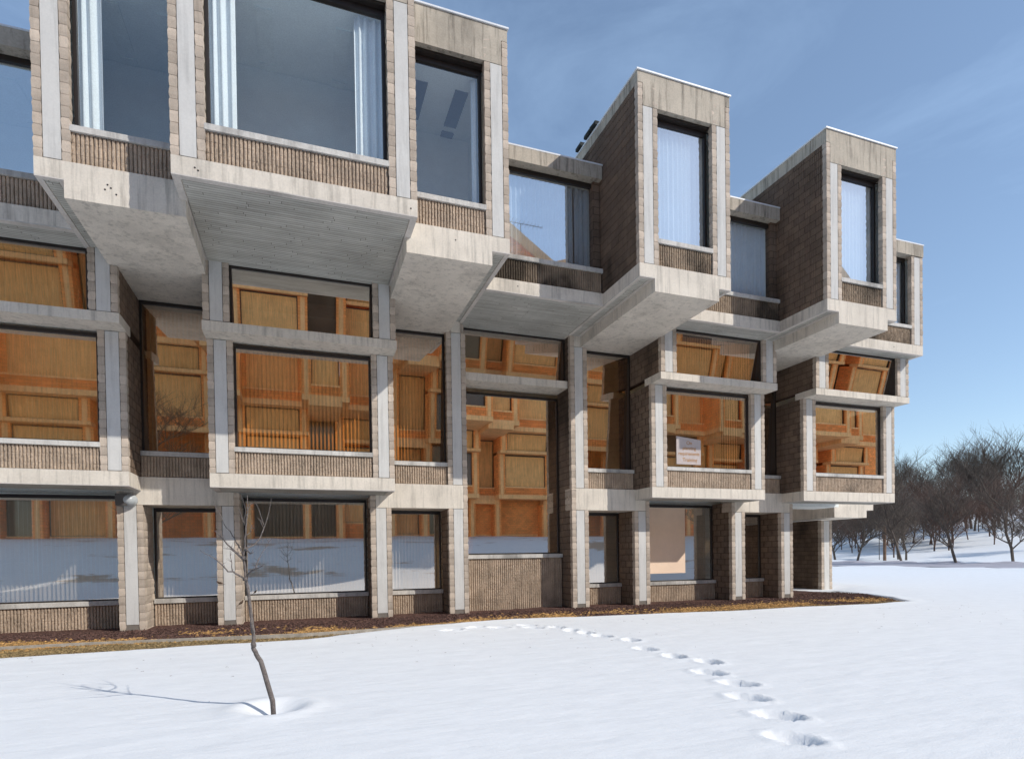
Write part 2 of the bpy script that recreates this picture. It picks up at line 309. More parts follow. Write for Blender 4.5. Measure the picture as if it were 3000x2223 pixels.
def snow_ground():
    gx = np.concatenate([-np.geomspace(700, 9, 40), np.arange(-8.6, 21.0, .045), np.geomspace(21.2, 900, 120)])
    gy = np.concatenate([-np.geomspace(500, 14.5, 45), np.arange(-14., .3, .045), np.linspace(.5, 40, 40), np.geomspace(42, 900, 60)])
    X, Y = np.meshgrid(gx, gy); Z = ground_z(X, Y)
    nx, ny = len(gx), len(gy)
    me = bpy.data.meshes.new('snow'); V = np.stack([X, Y, Z], -1).reshape(-1, 3)
    i, j = np.meshgrid(np.arange(nx-1), np.arange(ny-1)); a = (j*nx+i).ravel()
    F = np.stack([a, a+1, a+nx+1, a+nx], -1)
    me.from_pydata(V.tolist(), [], F.tolist()); me.update(); me.polygons.foreach_set('use_smooth', [True]*len(me.polygons))
    m = bpy.data.materials.new('snow'); m.use_nodes = True; t = m.node_tree; b = t.nodes['Principled BSDF']; l = t.links.new
    b.inputs['Base Color'].default_value = (.85, .865, .87, 1); b.inputs['Roughness'].default_value = .65
    b.inputs['Specular IOR Level'].default_value = .2
    tc = N(t, 'ShaderNodeTexCoord'); n = N(t, 'ShaderNodeTexNoise', inp={'Scale': 60, 'Detail': 6, 'Roughness': .6}); l(tc.outputs['Object'], n.inputs['Vector'])
    mp = N(t, 'ShaderNodeMapping'); mp.inputs['Scale'].default_value = (.5, 1.6, 1); l(tc.outputs['Object'], mp.inputs[0])
    n2 = N(t, 'ShaderNodeTexNoise', inp={'Scale': 1.6, 'Detail': 6, 'Roughness': .55}); l(mp.outputs[0], n2.inputs['Vector'])
    ad = N(t, 'ShaderNodeMath', operation='MULTIPLY_ADD', inp={1: 7.}); l(n2.outputs['Fac'], ad.inputs[0]); l(n.outputs['Fac'], ad.inputs[2])
    bp = N(t, 'ShaderNodeBump', inp={'Strength': .5, 'Distance': .009}); l(ad.outputs[0], bp.inputs['Height']); l(bp.outputs[0], b.inputs['Normal'])
    # straw-coloured noise patches mixed into the snow on the courtyard slope
    sx = N(t, 'ShaderNodeSeparateXYZ'); l(tc.outputs['Object'], sx.inputs[0]); mk = N(t, 'ShaderNodeMapRange', inp={1: -18, 2: -20, 3: 0, 4: 1}); l(sx.outputs['Y'], mk.inputs[0])
    n5 = N(t, 'ShaderNodeTexNoise', inp={'Scale': .33, 'Detail': 7, 'Roughness': .65}); l(mp.outputs[0], n5.inputs['Vector'])
    m5 = N(t, 'ShaderNodeMapRange', inp={1: .56, 2: .60, 3: 0, 4: .9}); l(n5.outputs['Fac'], m5.inputs[0])
    m6 = N(t, 'ShaderNodeMath', operation='MULTIPLY'); l(mk.outputs[0], m6.inputs[0]); l(m5.outputs[0], m6.inputs[1])
    mc = N(t, 'ShaderNodeMixRGB'); mc.inputs[1].default_value = (.85, .865, .87, 1); mc.inputs[2].default_value = (.50, .36, .24, 1); l(m6.outputs[0], mc.inputs[0])
    n6 = N(t, 'ShaderNodeTexNoise', inp={'Scale': 2.2, 'Detail': 9, 'Roughness': .75}); l(tc.outputs['Object'], n6.inputs['Vector'])
    m7 = N(t, 'ShaderNodeMapRange', inp={1: .35, 2: .7, 3: 1.0, 4: .93}); l(n6.outputs['Fac'], m7.inputs[0])
    sc = N(t, 'ShaderNodeVectorMath', operation='SCALE'); l(mc.outputs[0], sc.inputs[0]); l(m7.outputs[0], sc.inputs['Scale']); l(sc.outputs[0], b.inputs['Base Color'])
    me.materials.append(m); o = bpy.data.objects.new('snow_ground', me); COL.objects.link(o); tag(o, kind='structure')
snow_ground()
def road():
    ys = np.concatenate([np.arange(-40, 80, .8), np.arange(80, 300, 8)]); P = []
    for y in ys:
        a, b_ = 47.0-.15*(y-25)+.25*math.sin(y*1.7)+.15*math.sin(y*4.1), 61.4-.15*(y-25)+.2*math.sin(y*1.3)
        for x in np.linspace(a, b_, 6): P.append((x, y, float(ground_z(np.array(x), np.array(float(y))))+.05))
    n = len(ys); me = bpy.data.meshes.new('road'); me.from_pydata(P, [], [(j*6+i, j*6+i+1, j*6+i+7, j*6+i+6) for j in range(n-1) for i in range(5)])
    mat('road_slush', (.40, .385, .42), var=.15, nscale=.6, bump=.3, bscale=8); me.materials.append(MAT['road_slush'])
    o = bpy.data.objects.new('road', me); COL.objects.link(o); tag(o, kind='structure')
road()
def bed():
    gx = np.arange(-9, 24.2, .09); gy = np.arange(-5.2, 4.6, .09); X, Y = np.meshgrid(gx, gy)
    Z = -.035+.03*wob(X, Y, 1.7, 36)+.010*wob(X, Y, 9., 12)+.035*np.clip((Y+1.8)/1.5, 0, 1)-.02
    Z = Z-.3*np.clip((X-19)/4, 0, 1)*np.clip((Y)/3, 0, 1)
    Z = Z + rng.normal(0, .006, Z.shape)
    nx, ny = len(gx), len(gy); V = np.stack([X, Y, Z], -1).reshape(-1, 3)
    i, j = np.meshgrid(np.arange(nx-1), np.arange(ny-1)); a = (j*nx+i).ravel(); F = np.stack([a, a+1, a+nx+1, a+nx], -1)
    cx = V[F].mean(1); keep = in_bed(cx[:, 0], cx[:, 1]) > -.25; F = F[keep]
    me = bpy.data.meshes.new('bed'); me.from_pydata(V.tolist(), [], F.tolist()); me.update()
    m = bpy.data.materials.new('bark_mulch'); m.use_nodes = True; t = m.node_tree; b = t.nodes['Principled BSDF']; l = t.links.new
    b.inputs['Roughness'].default_value = .95; b.inputs['Specular IOR Level'].default_value = .1
    tc = N(t, 'ShaderNodeTexCoord'); v = N(t, 'ShaderNodeTexVoronoi', inp={'Scale': 28}); l(tc.outputs['Object'], v.inputs['Vector'])
    n = N(t, 'ShaderNodeTexNoise', inp={'Scale': 3, 'Detail': 8, 'Roughness': .7}); l(tc.outputs['Object'], n.inputs['Vector'])
    r = N(t, 'ShaderNodeValToRGB'); e = r.color_ramp.elements; e[0].position = .0; e[0].color = (.06, .033, .028, 1); e[1].position = 1; e[1].color = (.18, .105, .085, 1)
    l(v.outputs['Color'], r.inputs[0])
    sx = N(t, 'ShaderNodeSeparateXYZ'); l(tc.outputs['Object'], sx.inputs[0])
    sm = N(t, 'ShaderNodeMapRange', inp={1: -1.5, 2: -2.9, 3: 0, 4: .75}); l(sx.outputs['Y'], sm.inputs[0])
    n2 = N(t, 'ShaderNodeTexNoise', inp={'Scale': 1.4, 'Detail': 6, 'Roughness': .7}); mpp = N(t, 'ShaderNodeMapping'); mpp.inputs['Scale'].default_value = (.7, 2.2, 1); l(tc.outputs['Object'], mpp.inputs[0]); l(mpp.outputs[0], n2.inputs['Vector'])
    th = N(t, 'ShaderNodeMapRange', inp={1: .42, 2: .62, 3: 0, 4: 1}); l(n2.outputs['Fac'], th.inputs[0])
    mu = N(t, 'ShaderNodeMath', operation='MULTIPLY'); l(sm.outputs[0], mu.inputs[0]); l(th.outputs[0], mu.inputs[1])
    mxx = N(t, 'ShaderNodeMixRGB'); mxx.inputs['Color2'].default_value = (.33, .215, .10, 1); l(mu.outputs[0], mxx.inputs[0]); l(r.outputs[0], mxx.inputs[1]); l(mxx.outputs[0], b.inputs['Base Color'])
    bp = N(t, 'ShaderNodeBump', inp={'Strength': 1.0, 'Distance': .03}); l(v.outputs['Distance'], bp.inputs['Height']); l(bp.outputs[0], b.inputs['Normal'])
    me.materials.append(m); o = bpy.data.objects.new('planting_bed', me); COL.objects.link(o); tag(o, kind='structure')
    # chips and straw nobody could count
    def scatter(name, matn, n, kind, label):
        mb = MB(); c = 0
        while c < n:
            x = random.uniform(-6.5, 20); 
            if kind == 'chip': y = random.uniform(-2.6, 1.2 if x > 16.8 else .0)
            elif kind == 'straw': y = random.gauss(-2.1, .42)
            else: y = random.uniform(-4., -2.6)
            if float(in_bed(x, y)) < .02: continue
            w = float(wob(x, y, 1.2, 24))
            if kind == 'straw' and w+random.gauss(0, .12) < .02: continue
            if kind == 'straw' and x > 7 and random.random() < .55: continue
            if kind == 'straw' and y < -2.75 and x < 5: continue
            if kind == 'grass' and (w+random.gauss(0, .2) < -.15): continue
            z = -.035+.03*float(wob(x, y, 1.7, 36))+.010*float(wob(x, y, 9., 12))+.035*min(1, max(0, (y+1.8)/1.5))-.018
            c += 1
            a = random.uniform(0, 6.28)
            if kind == 'chip':
                l_, w_, h_ = random.uniform(.012, .035), random.uniform(.006, .014), random.uniform(.004, .016)
                dx, dy = math.cos(a), math.sin(a); t = random.uniform(-.4, .4)
                P = []
                for sz in (0, 1):
                    for sl, sw in ((-1, -1), (1, -1), (1, 1), (-1, 1)):
                        P.append((x+dx*l_*sl-dy*w_*sw, y+dy*l_*sl+dx*w_*sw, z+.004+sz*h_+t*l_*sl))
                mb.q(P, [(4, 5, 6, 7), (0, 1, 5, 4), (1, 2, 6, 5), (2, 3, 7, 6), (3, 0, 4, 7)])
            else:
                L_ = random.uniform(.05, .16) if kind == 'straw' else random.uniform(.03, .10); w_ = .0035
                dx, dy = math.cos(a)*L_, math.sin(a)*L_*.5; h = random.uniform(.0, .035)
                mb.q([(x-w_, y, z), (x+w_, y+.002, z), (x+dx*.5+w_, y+dy*.5, z+h+.01), (x+dx, y+dy, z+h*.6+.004)], [(0, 1, 2, 3)])
        tag(mb.build(name, matn), label, kind='stuff')
    scatter('mulch', 'mulch_chip', 26000, 'chip', 'dark brown bark mulch lying along the foot of the wall')
    scatter('straw', 'straw', 24000, 'straw', 'yellow straw and dead grass lying on the mulch bed')
    scatter('dead_grass', 'dead_grass', 15000, 'grass', 'flattened brown grass between the edging and the snow')
    mb = MB()
    for q in range(170):
        x, y = random.uniform(-5, 19), random.gauss(-4.2, 1.6)
        if y > -3.2 or y < -13: y = random.uniform(-9, -3.4)
        if float(in_bed(x, y)) > -.1: continue
        z = float(ground_z(np.array(x), np.array(y))); a = random.uniform(0, 6.28); L_ = random.uniform(.012, .06)
        mb.tube([(x, y, z+.004), (x+math.cos(a)*L_*.5, y+math.sin(a)*L_*.5, z+.010), (x+math.cos(a)*L_, y+math.sin(a)*L_, z+.004)], .0022, .001, 4)
    tag(mb.build('twig_litter', 'mulch_chip'), 'tiny twigs and bark crumbs scattered on the snow', kind='stuff')
    k = MB(); xs = np.arange(-12, 4.2, .6)
    for a_, b_ in zip(xs[:-1], xs[1:]):
        ya, yb = [float(np.interp(q, [-12, -4.05, .08, 4.2], [-2.2, -2.47, -2.97, -2.62])) for q in (a_, b_)]
        k.q([(a_, ya, -.1), (b_, yb, -.1), (b_, yb+.07, -.1), (a_, ya+.07, -.1), (a_, ya, .03), (b_, yb, .03), (b_, yb+.07, .03), (a_, ya+.07, .03)],
            [(4, 5, 6, 7), (0, 1, 5, 4), (2, 3, 7, 6)])
    tag(k.build('bed_edging', 'kerb_timber'), 'low pale timber edging board between the mulch bed and the snow', 'edging')
bed()
# ------------------------------------------------------------------ main building
B = empty('concrete_building', (6, 1, 0), 'brutalist office building of stacked concrete boxes with tan fluted blocks and bronze windows', 'building')
def column(x0, x1, z0, z1, yf, depth=.35, rough_left=True, name='pier', zs0=None, zs1=None, deep_blocks=False):
    """block strip | concrete strip | block strip, as in every pier of the facade"""
    bb = (MB(), MB()); w = x1-x0; a0, a1 = x0+w*.25, x0+w*.755
    c = math.floor(z0/.2+1e-6)
    while c*.2 < z1-.01:
        za, zb = max(z0, c*.2+.003), min(z1, (c+1)*.2-.004)
        if zb-za > .02:
            for b, (p, q) in zip(bb, ((x0, a0-.006), (a1+.006, x1))):
                if deep_blocks:
                    y = yf; k = 0; off = (c % 2)*.2
                    while y < yf+depth-.02:
                        ye = min(yf+depth, (y+.4 if k else y+.2+off)); b.block(p, q, y+(.002 if k == 0 else .005), ye-.003, za, zb); y = ye; k += 1
                else: b.block(p, q, yf, yf+depth, za, zb)
        c += 1
    m = MB(); m.box(x0+.012, x1-.012, yf+.016, yf+depth-.01, z0+.002, z1-.002); col = m.build(name, 'mortar', B)
    for b in bb: b.build('block_edge', 'block', col)
    zs0 = z0+.0 if zs0 is None else zs0; zs1 = z1 if zs1 is None else zs1
    s = MB(); s.box(a0+.008, a1-.006, yf+.004, yf+.014, zs0+.012, zs1-.008); s.build('concrete_strip', 'concrete_panel', col)
    return col
def spandrel(x0, x1, yf, z0, z1, m='split_rib', depth=.12):
    r = MB(); r.ribs((x0+.004, yf+.022), (1, 0), (0, -1), x1-x0-.008, z0+.006, z1-.002, amp=.004, depth=.032)
    s = r.build('spandrel', m, B)
    k = MB(); k.box(x0, x1, yf+.056, yf+depth, z0, z1-.003); k.build('backing', 'rib_backing', s)
    return s
def window(x0, x1, z0, z1, y, glass='bronze_glass', blind=None, sill=None, fw=.045, wav=.0006, tilt=.0, head=None, left_side=True):
    f = MB(); h = head or fw; tl = (z1-z0)*math.tan(math.radians(tilt)); d = .07+tl
    f.box(x0, x0+fw, y-.03, y+d, z0, z1); f.box(x1-fw, x1, y-.03, y+d, z0, z1)
    f.box(x0+fw+.001, x1-fw-.001, y-.028, y+d, z0, z0+fw*.6); f.box(x0+fw+.001, x1-fw-.001, y-.028, y+d, z1-h, z1)
    w = f.build('window', 'bronze_frame', B)
    if blind and glass == 'bronze_glass': glass = 'bronze_glass_thin'
    p = MB(); n = 14; m_ = 14
    a = random.uniform(0, 6); tx = random.uniform(-1, 1)*.003; tz = random.uniform(-1, 1)*.002
    P = []
    for j in range(m_+1):
        for i in range(n+1):
            u, v = i/n, j/m_; xx = x0+fw+(x1-x0-2*fw)*u; zz = z0+.02+(z1-z0-.02-h)*v
            P.append((xx, y+.01+tl*(1-v)+(u-.5)*tx+(v-.5)*tz+wav*(math.sin(u*5+a)+.6*math.sin(v*6+a*2)), zz))
    p.q(P, [(j*(n+1)+i, j*(n+1)+i+1, (j+1)*(n+1)+i+1, (j+1)*(n+1)+i) for j in range(m_) for i in range(n)])
    p.build('pane', glass, w, smooth=True)
    if sill:
        s = MB(); s.box(sill[0], sill[1], sill[2], y+.08+tl, sill[3], sill[4]); s.build('sill', 'concrete_sill', w)
    if blind:
        for (bx0, bx1, ang) in ([(x0+.06, x1-.06, .9)] if blind is True else blind):
            b = MB(); q = bx0+.04; first = True
            while q < bx1:
                an = ang+random.gauss(0, .10); c_, s_ = math.cos(an)*.044, math.sin(an)*.044; dx = random.gauss(0, .003)
                b.q([(q-c_, y+tl+.15-s_, z0+.03), (q+c_, y+tl+.15+s_, z0+.03), (q+c_+dx, y+tl+.15+s_, z1-.05), (q-c_+dx, y+tl+.15-s_, z1-.05)], [(0, 1, 2, 3)])
                q += .092
            b.build('blind', 'blind', w)
    return w
def curtain(w, x0, x1, z0, z1, y, m='curtain', fold=.03):
    b = MB(); n = int((x1-x0)/.016); P = []
    for i in range(n+1):
        x = x0+(x1-x0)*i/n; d = fold*math.sin(i*.75+.6*math.sin(i*.19))
        P += [(x, y+d, z0), (x+.01*math.sin(i*.3), y+d*1.1, z1)]
    b.q(P, [(2*i, 2*i+2, 2*i+3, 2*i+1) for i in range(n)]); b.build('curtain', m, w, smooth=True)
def side_wall(x, y0, y1, z0, z1, nx, m='side_rib_shaded', name='side_wall', fine=False):
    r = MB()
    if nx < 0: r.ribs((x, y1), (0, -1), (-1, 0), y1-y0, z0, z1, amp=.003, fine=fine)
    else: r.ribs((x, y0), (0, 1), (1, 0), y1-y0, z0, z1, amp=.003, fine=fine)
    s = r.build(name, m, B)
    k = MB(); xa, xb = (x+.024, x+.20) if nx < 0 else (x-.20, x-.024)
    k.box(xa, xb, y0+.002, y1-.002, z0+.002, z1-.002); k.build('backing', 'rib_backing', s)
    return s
def board_soffit(x0, x1, yf, yb, z, lip=.13, left=True, right=True):
    """lip of plain concrete round a recessed board-formed field"""
    s = MB(); s.box(x0+.001, x1-.001, yf+.001, yf+lip, z-.02, z+.002)
    if left: s.box(x0+.001, x0+lip, yf+lip+.001, yb, z-.02, z+.002)
    if right: s.box(x1-lip, x1-.001, yf+lip+.001, yb, z-.02, z+.002)
    so = s.build('soffit_lip', 'concrete_smooth_soffit', B)
    b = MB(); b.box(x0+(lip+.012 if left else 0), x1-(lip+.012 if right else 0), yf+lip+.012, yb, z-.012, z-.001); b.build('board_formed_soffit', 'board', so)
# --- ground floor piers
ZB, ZT = 3.0, 3.67
PIERS = [(-8.0, -7.46), (-6.46+.5, -6.46+.5) , (-4.12, -3.58), (-2.0, -1.46), (1.78, 2.34), (3.95, 4.51), (7.81, 8.37), (10.0, 10.55), (13.79, 14.34), (15.92, 16.44)]
PIERS = [p for p in PIERS if p[1] > p[0]]
for i, (a, b_) in enumerate(PIERS):
    column(a, b_, -.1, ZB-.005, 0, depth=.16 if a > 0 else 1.02, zs0=.10, deep_blocks=a < 0)
    if a > 0: side_wall(a+.004, .165, 1.05, -.1, ZB+.33 if a in (1.78, 10.0+0, 13.79) else ZB-.005, -1)
    if a > 0:
        m = MB(); m.box(a+.21, b_-.004, .165, 1.05, -.1, ZB-.006); m.build('pier_core', 'block', B)
# upper block of the piers that stand under a projecting box
def pier_head(x0, x1, z0=ZB, z1=3.328):
    h = MB(); h.box(x0, x1, .002, .6, z0+.004, z1-.001); h.build('pier_head', 'concrete', B)
def beam(x0, x1, z0=ZB, z1=ZT, y0=0., y1=.75):
    b = MB(); b.box(x0, x1, y0, y1, z0, z1); return b.build('beam', 'concrete', B)
beam(-9.5, -7.62+0)
beam(-3.98, -1.59); beam(1.92, 4.385); beam(7.95, 10.41); beam(13.93, 16.30)
for (a, b_) in ((-1.585, -1.46), (1.78, 1.915), (4.39, 4.51), (7.81, 7.945), (10.415, 10.55), (13.79, 13.925), (16.305, 16.44), (-4.12, -3.985)):
    m = MB(); top = 3.328 if a in (-1.585, 1.78, 10.415, 13.79, 16.305, -4.12) else ZT
    z = ZB
    while z < top-.01:
        m.block(a, b_, .0, .5, z+.003, min(top, z+.2)-.003); z += .2
    m.build('pier_block', 'block', B)
column(16.46, 16.72, -.1, 3.3, .75, depth=.3)
# --- ground floor windows (plane y=1.05)
def gf(x0, x1, top, wide_blind=None, glass='ground_floor_glass', y=1.05):
    w = window(x0, x1, .66, top, y, glass=glass, blind=wide_blind, sill=(x0, x1, .85, .545, .655), fw=.05, head=.09)
    spandrel(x0, x1, .87, -.12, .543)
    return w
gf(-7.44, -4.14, 3.3, True)
gf(-3.56, -2.01, 2.99, True)
gf(-1.45, 1.775, 3.3, True)
gf(2.345, 3.945, 2.99, True)
gf(8.375, 9.995, 2.99, [(8.5, 9.6, .3)])
w5 = gf(10.555, 13.785, 3.3, [(12.7, 13.6, .2)])
gf(14.345, 15.915, 2.99)
r = MB(); r.box(10.62, 12.62, 1.022, 1.027, .96, 3.19); r.box(10.62, 12.62, 1.016, 1.034, .93, .958); r.build('roller_blind', 'roller', w5)
# inner ceilings over the narrow windows
for a, b_ in ((-3.58, -2.0), (2.34, 3.95), (8.37, 10.0), (14.34, 15.92)):
    m = MB(); m.box(a, b_, .752, 1.3, ZB+.004, ZT); m.build('lintel', 'concrete', B)
# --- tall window bay N (x 4.51..7.81)
w = window(4.52, 7.79, 1.68, 6.62, .98, blind=None, sill=(4.52, 7.79, .70, 1.55, 1.668), fw=.05, head=.07)
curtain(w, 4.75, 4.98, 1.72, 6.5, 1.2, 'blind', .02)
spandrel(4.52, 7.79, .73, -.12, 1.545)
m = MB(); m.box(4.515, 7.805, .2, 1.06, 6.76, 6.98); m.build('beam', 'concrete', B)
window(4.52, 7.79, 6.985, 8.31, .4, blind=[(6.0, 7.7, .15)], fw=.05, tilt=8)
# --- second floor columns on the pier line
column(3.95, 4.51, ZT+.004, 8.0, 0, depth=.16, zs0=ZT, zs1=7.995)
column(7.81, 8.37, ZT+.004, 8.0, 0, depth=.16, zs0=ZT, zs1=7.995)
for a in (3.95, 7.81):
    side_wall(a+.004, .165, 1.05, ZT+.004 if a < 4 else 0.0, 8.32, -1)
    m = MB(); m.box(a+.21, a+.556, .165, 1.1, ZT if a < 4 else 3.0, 8.32); m.build('pier_core', 'block', B)
    h = MB(); h.box(a+.14, a+.42, .0, .16, 8.003, 8.325); h.build('pier_head', 'concrete', B)
    m = MB(); m.block(a, a+.135, 0, .16, 8.003, 8.17); m.block(a, a+.135, 0, .16, 8.176, 8.325); m.build('pier_block', 'block', B)
# --- second floor narrow gaps
def gap(x0, x1, blind):
    w = window(x0, x1, 4.31, 7.995, .25, blind=blind, sill=(x0, x1, .015, 4.19, 4.302), fw=.05, head=.08, tilt=3.5)
    spandrel(x0, x1, .035, ZT+.002, 4.187)
    return w
gap(-3.61, -1.98, True); gap(2.28, 3.945, True); gap(8.375, 10.02, [(8.5, 9.3, .5)]); gap(14.33, 15.94, None); gap(-9.5, -7.92, None)
# --- second floor boxes
def box2(x0, x1, yf, blind_lo=None, blind_up=None, rside=False):
    yu = yf-.55
    b = MB(); b.box(x0, x1, yf, .6 if False else 0.0, 3.35, 3.66); beamo = b.build('beam', 'concrete', B)
    board_soffit(x0, x1, yf, .0, 3.35, lip=.14)
    column(x0, x0+.54, 3.664, 6.765, yf, depth=.14, zs1=6.76); column(x1-.54, x1, 3.664, 6.765, yf, depth=.14, zs1=6.76)
    spandrel(x0+.545, x1-.545, yf+.02, 3.664, 4.18)
    window(x0+.545, x1-.545, 4.295, 6.72, yf+.15, blind=blind_lo, sill=(x0+.53, x1-.53, yf-.004, 4.183, 4.29), fw=.05, head=.075)
    f = MB(); f.box(x0-.02, x1+.02, yu-.012, yf+.33, 6.77, 6.98); f.build('beam', 'concrete', B)
    column(x0, x0+.54, 6.984, 8.325, yu, depth=.14); column(x1-.54, x1, 6.984, 8.325, yu, depth=.14)
    window(x0+.545, x1-.545, 6.985, 8.325, yu+.12, blind=blind_up, fw=.05, head=.07, tilt=7.5)
    side_wall(x0+.004, yf+.14, 1.0, 3.664, 6.768, -1); side_wall(x0+.004, yu+.14, 1.0, 6.982, 8.325, -1)
    side_wall(x1-.004, yf+.14, 1.0, 3.664, 6.768, 1); side_wall(x1-.004, yu+.14, 1.0, 6.982, 8.325, 1)
box2(-7.9, -3.61, -1.06, True, True)
box2(-1.97, 2.275, -1.2, True, None)
box2(10.03, 14.31, -1.0, [(11.0, 13.5, 1.25)], [(10.7, 13.6, .2)])
box2(15.95, 20.18, -1.0, None, None)
# --- third floor
def stack3(x0, x1, yf, low, z_win, z_top, curt=None, left_col=True, right_col=True, rib='split_rib', left_wall=False, glass='curtained_glass', yb=3.0, blind=None, side_y=None, dark_right=True):
    """one box of the upper floor. low=(x0,x1) of its deeper T-shaped foot or None"""
    b = MB()
    if low: b.prism([(x0, 8.33), (low[0], 8.33), (low[0], 8.0), (low[1], 8.0), (low[1], 8.33), (x1, 8.33), (x1, 8.64), (x0, 8.64)], yf, .9)
    else: b.box(x0, x1, yf, .9, 8.33, 8.64)
    b.build('floor_beam', 'concrete', B)
    cw = .54
    xl = x0+(cw if left_col else 0); xr = x1-(cw if right_col else 0)
    if z_top > 12.5: wt, ct, br = 12.34, 12.40, 12.93
    else: wt, ct, br = 11.66, 11.66, 12.0
    if left_col: column(x0, x0+cw, 8.644, br if z_top > 12.5 else ct, yf, depth=.14, zs1=ct)
    if right_col: column(x1-cw, x1, 8.644, br if z_top > 12.5 else ct, yf, depth=.14, zs1=ct)
    spandrel(xl+.005, xr-.005, yf+.02, 8.644, 9.185, m=rib)
    w = window(xl+.005, xr-.005, 9.30, wt, yf+.26, glass=glass, blind=blind, sill=(xl-.01, xr+.01, yf-.004, 9.19, 9.295), fw=.06, head=.12)
    if curt:
        for c in curt: curtain(w, c[0], c[1], 9.33, wt-.1, yf+.42, fold=.035)
    # head beam
    h = MB()
    if z_top > 12.5:
        h.prism([(x0+.14, ct+.004), (x1-.14, ct+.004), (x1-.14, br+.004), (x1, br+.004), (x1, z_top-.04), (x0, z_top-.04), (x0, br+.004), (x0+.14, br+.004)], yf-.002, yf+.3)
        h.box(x0+.001, x0+.3, yf+.301, yb, br+.004, z_top-.04); h.box(x1-.3, x1-.001, yf+.301, yb, br+.004, z_top-.04)
    else:
        h.box(x0, x1, yf-.03, yf+.3, ct+.004, z_top-.04)
    h.build('head_beam', 'concrete_cap', B)
    i = MB(); i.box(xl, xr, yf+.12, yf+.262, wt+.003, ct+.002); i.build('window_head', 'bronze_frame', B) if z_top > 12.5 else None
    c = MB(); c.box(x0-.03, x1+.03, yf-.035, yf+.32, z_top-.036, z_top)
    if z_top > 12.5: c.box(x0-.03, x0+.3, yf+.321, yb, z_top-.036, z_top); c.box(x1-.3, x1+.03, yf+.321, yb, z_top-.036, z_top)
    c.build('roof_flashing', 'flashing', B)
    r = MB(); r.box(x0+.24, x1-.24, yf+.31, yb, (z_top-.25), (z_top-.1)); r.build('roof', 'interior', B)
    ln = MB(); ln.box(x0+.205, x0+.225, yf+.36, yb-.42, 8.65, wt); ln.box(x1-.225, x1-.205, yf+.36, yb-.42, 8.65, wt); ln.build('inner_wall', 'interior', B)  # pale linings added over the dark walls to brighten the room
    ln = MB(); ln.box(x0+.23, x1-.23, yf+2.5, yf+2.6, 8.65, wt-.03); ln.build('inner_wall', 'interior', B)  # added close behind the glass to bounce more light into the room
    cl = MB(); cl.box(x0+.21, x1-.21, yf+.33, yb-.01, wt-.02, wt+.06); cl.build('ceiling', 'ceiling', B)
    for q in (0.35, .7):
        lx = x0+(x1-x0)*q; cl = MB(); cl.box(lx-.15, lx+.15, yf+.9, yf+2.1, wt-.05, wt-.021); cl.box(lx-.15, lx+.15, yf+2.3, yf+3.5, wt-.05, wt-.021); cl.build('ceiling_panel', 'interior_dark' if x0 > 1 else 'interior', B)
    if left_wall:
        side_wall(x0+.004, yf+.14, yb, 8.644, br, -1, fine=False)
    else:
        k = MB(); k.box(x0+.002, x0+.2, yf+.145, yb, 8.645, z_top-.26); k.build('side_wall', 'side_rib_shaded', B)
    k = MB(); k.box(x1-.2, x1-.002, yf+.145, yb, 8.645, z_top-.26); k.build('side_wall', 'side_rib_shaded', B)
    return w
TT = 13.24
stack3(-8.6, -4.2, -2.3, None, 0, 12.06, left_col=False, right_col=False)                 # left of A
stack3(-4.2, -1.50, -4.15, (-3.77, -1.89), 0, TT, curt=[(-3.65, -3.25)], glass='clear_glass')
stack3(-1.99, 2.26, -4.95, None, 0, TT+.02, curt=[(-1.42, -.97), (1.15, 1.72)], glass='clear_glass', left_wall=True)
stack3(1.78, 4.455, -4.15, (2.17, 4.04), 0, TT, curt=[(3.72, 3.93)], glass='clear_glass')
stack3(4.46, 7.735, -2.3, None, 0, 12.06, left_col=False, right_col=False, rib='split_rib_weathered', curt=[(4.5, 7.05), (7.1, 7.66)], glass='curtained_glass')
stack3(7.745, 10.42, -4.15, (8.17, 10.05), 0, TT, rib='split_rib_weathered', left_wall=True, curt=[(8.2, 10.0)])
stack3(10.425, 13.80, -2.25, None, 0, 12.06, left_col=False, right_col=False, rib='split_rib_weathered', curt=[(10.5, 13.72)], glass='sheer_glass')
stack3(13.81, 16.46, -4.0, (14.23, 16.1), 0, 13.33, rib='split_rib_weathered', left_wall=True, curt=[(14.3, 16.1)])
stack3(16.47, 20.28, -2.0, None, 0, 12.10, left_col=False, right_col=True, rib='split_rib_weathered', curt=[(16.6, 19.7)], glass='sheer_glass')
# board soffits between / under
board_soffit(-1.99, 2.26, -4.95, .0, 8.33)
board_soffit(-8.6, -4.2, -2.3, .0, 8.33, left=False, right=False)
board_soffit(4.46, 7.735, -2.3, .39, 8.33, left=False, right=False)
board_soffit(10.425, 13.80, -2.25, .0, 8.33, left=False, right=False)
board_soffit(16.47, 20.28, -2.0, .0, 8.33, left=False)
for a, b_, y in ((-4.2, -3.77, -4.15), (4.04, 4.455, -4.15), (7.745, 8.17, -4.15), (10.05, 10.42, -4.15), (13.81, 14.23, -4.0), (16.1, 16.46, -4.0)):
    board_soffit(a, b_, y, .0, 8.33, lip=.1)
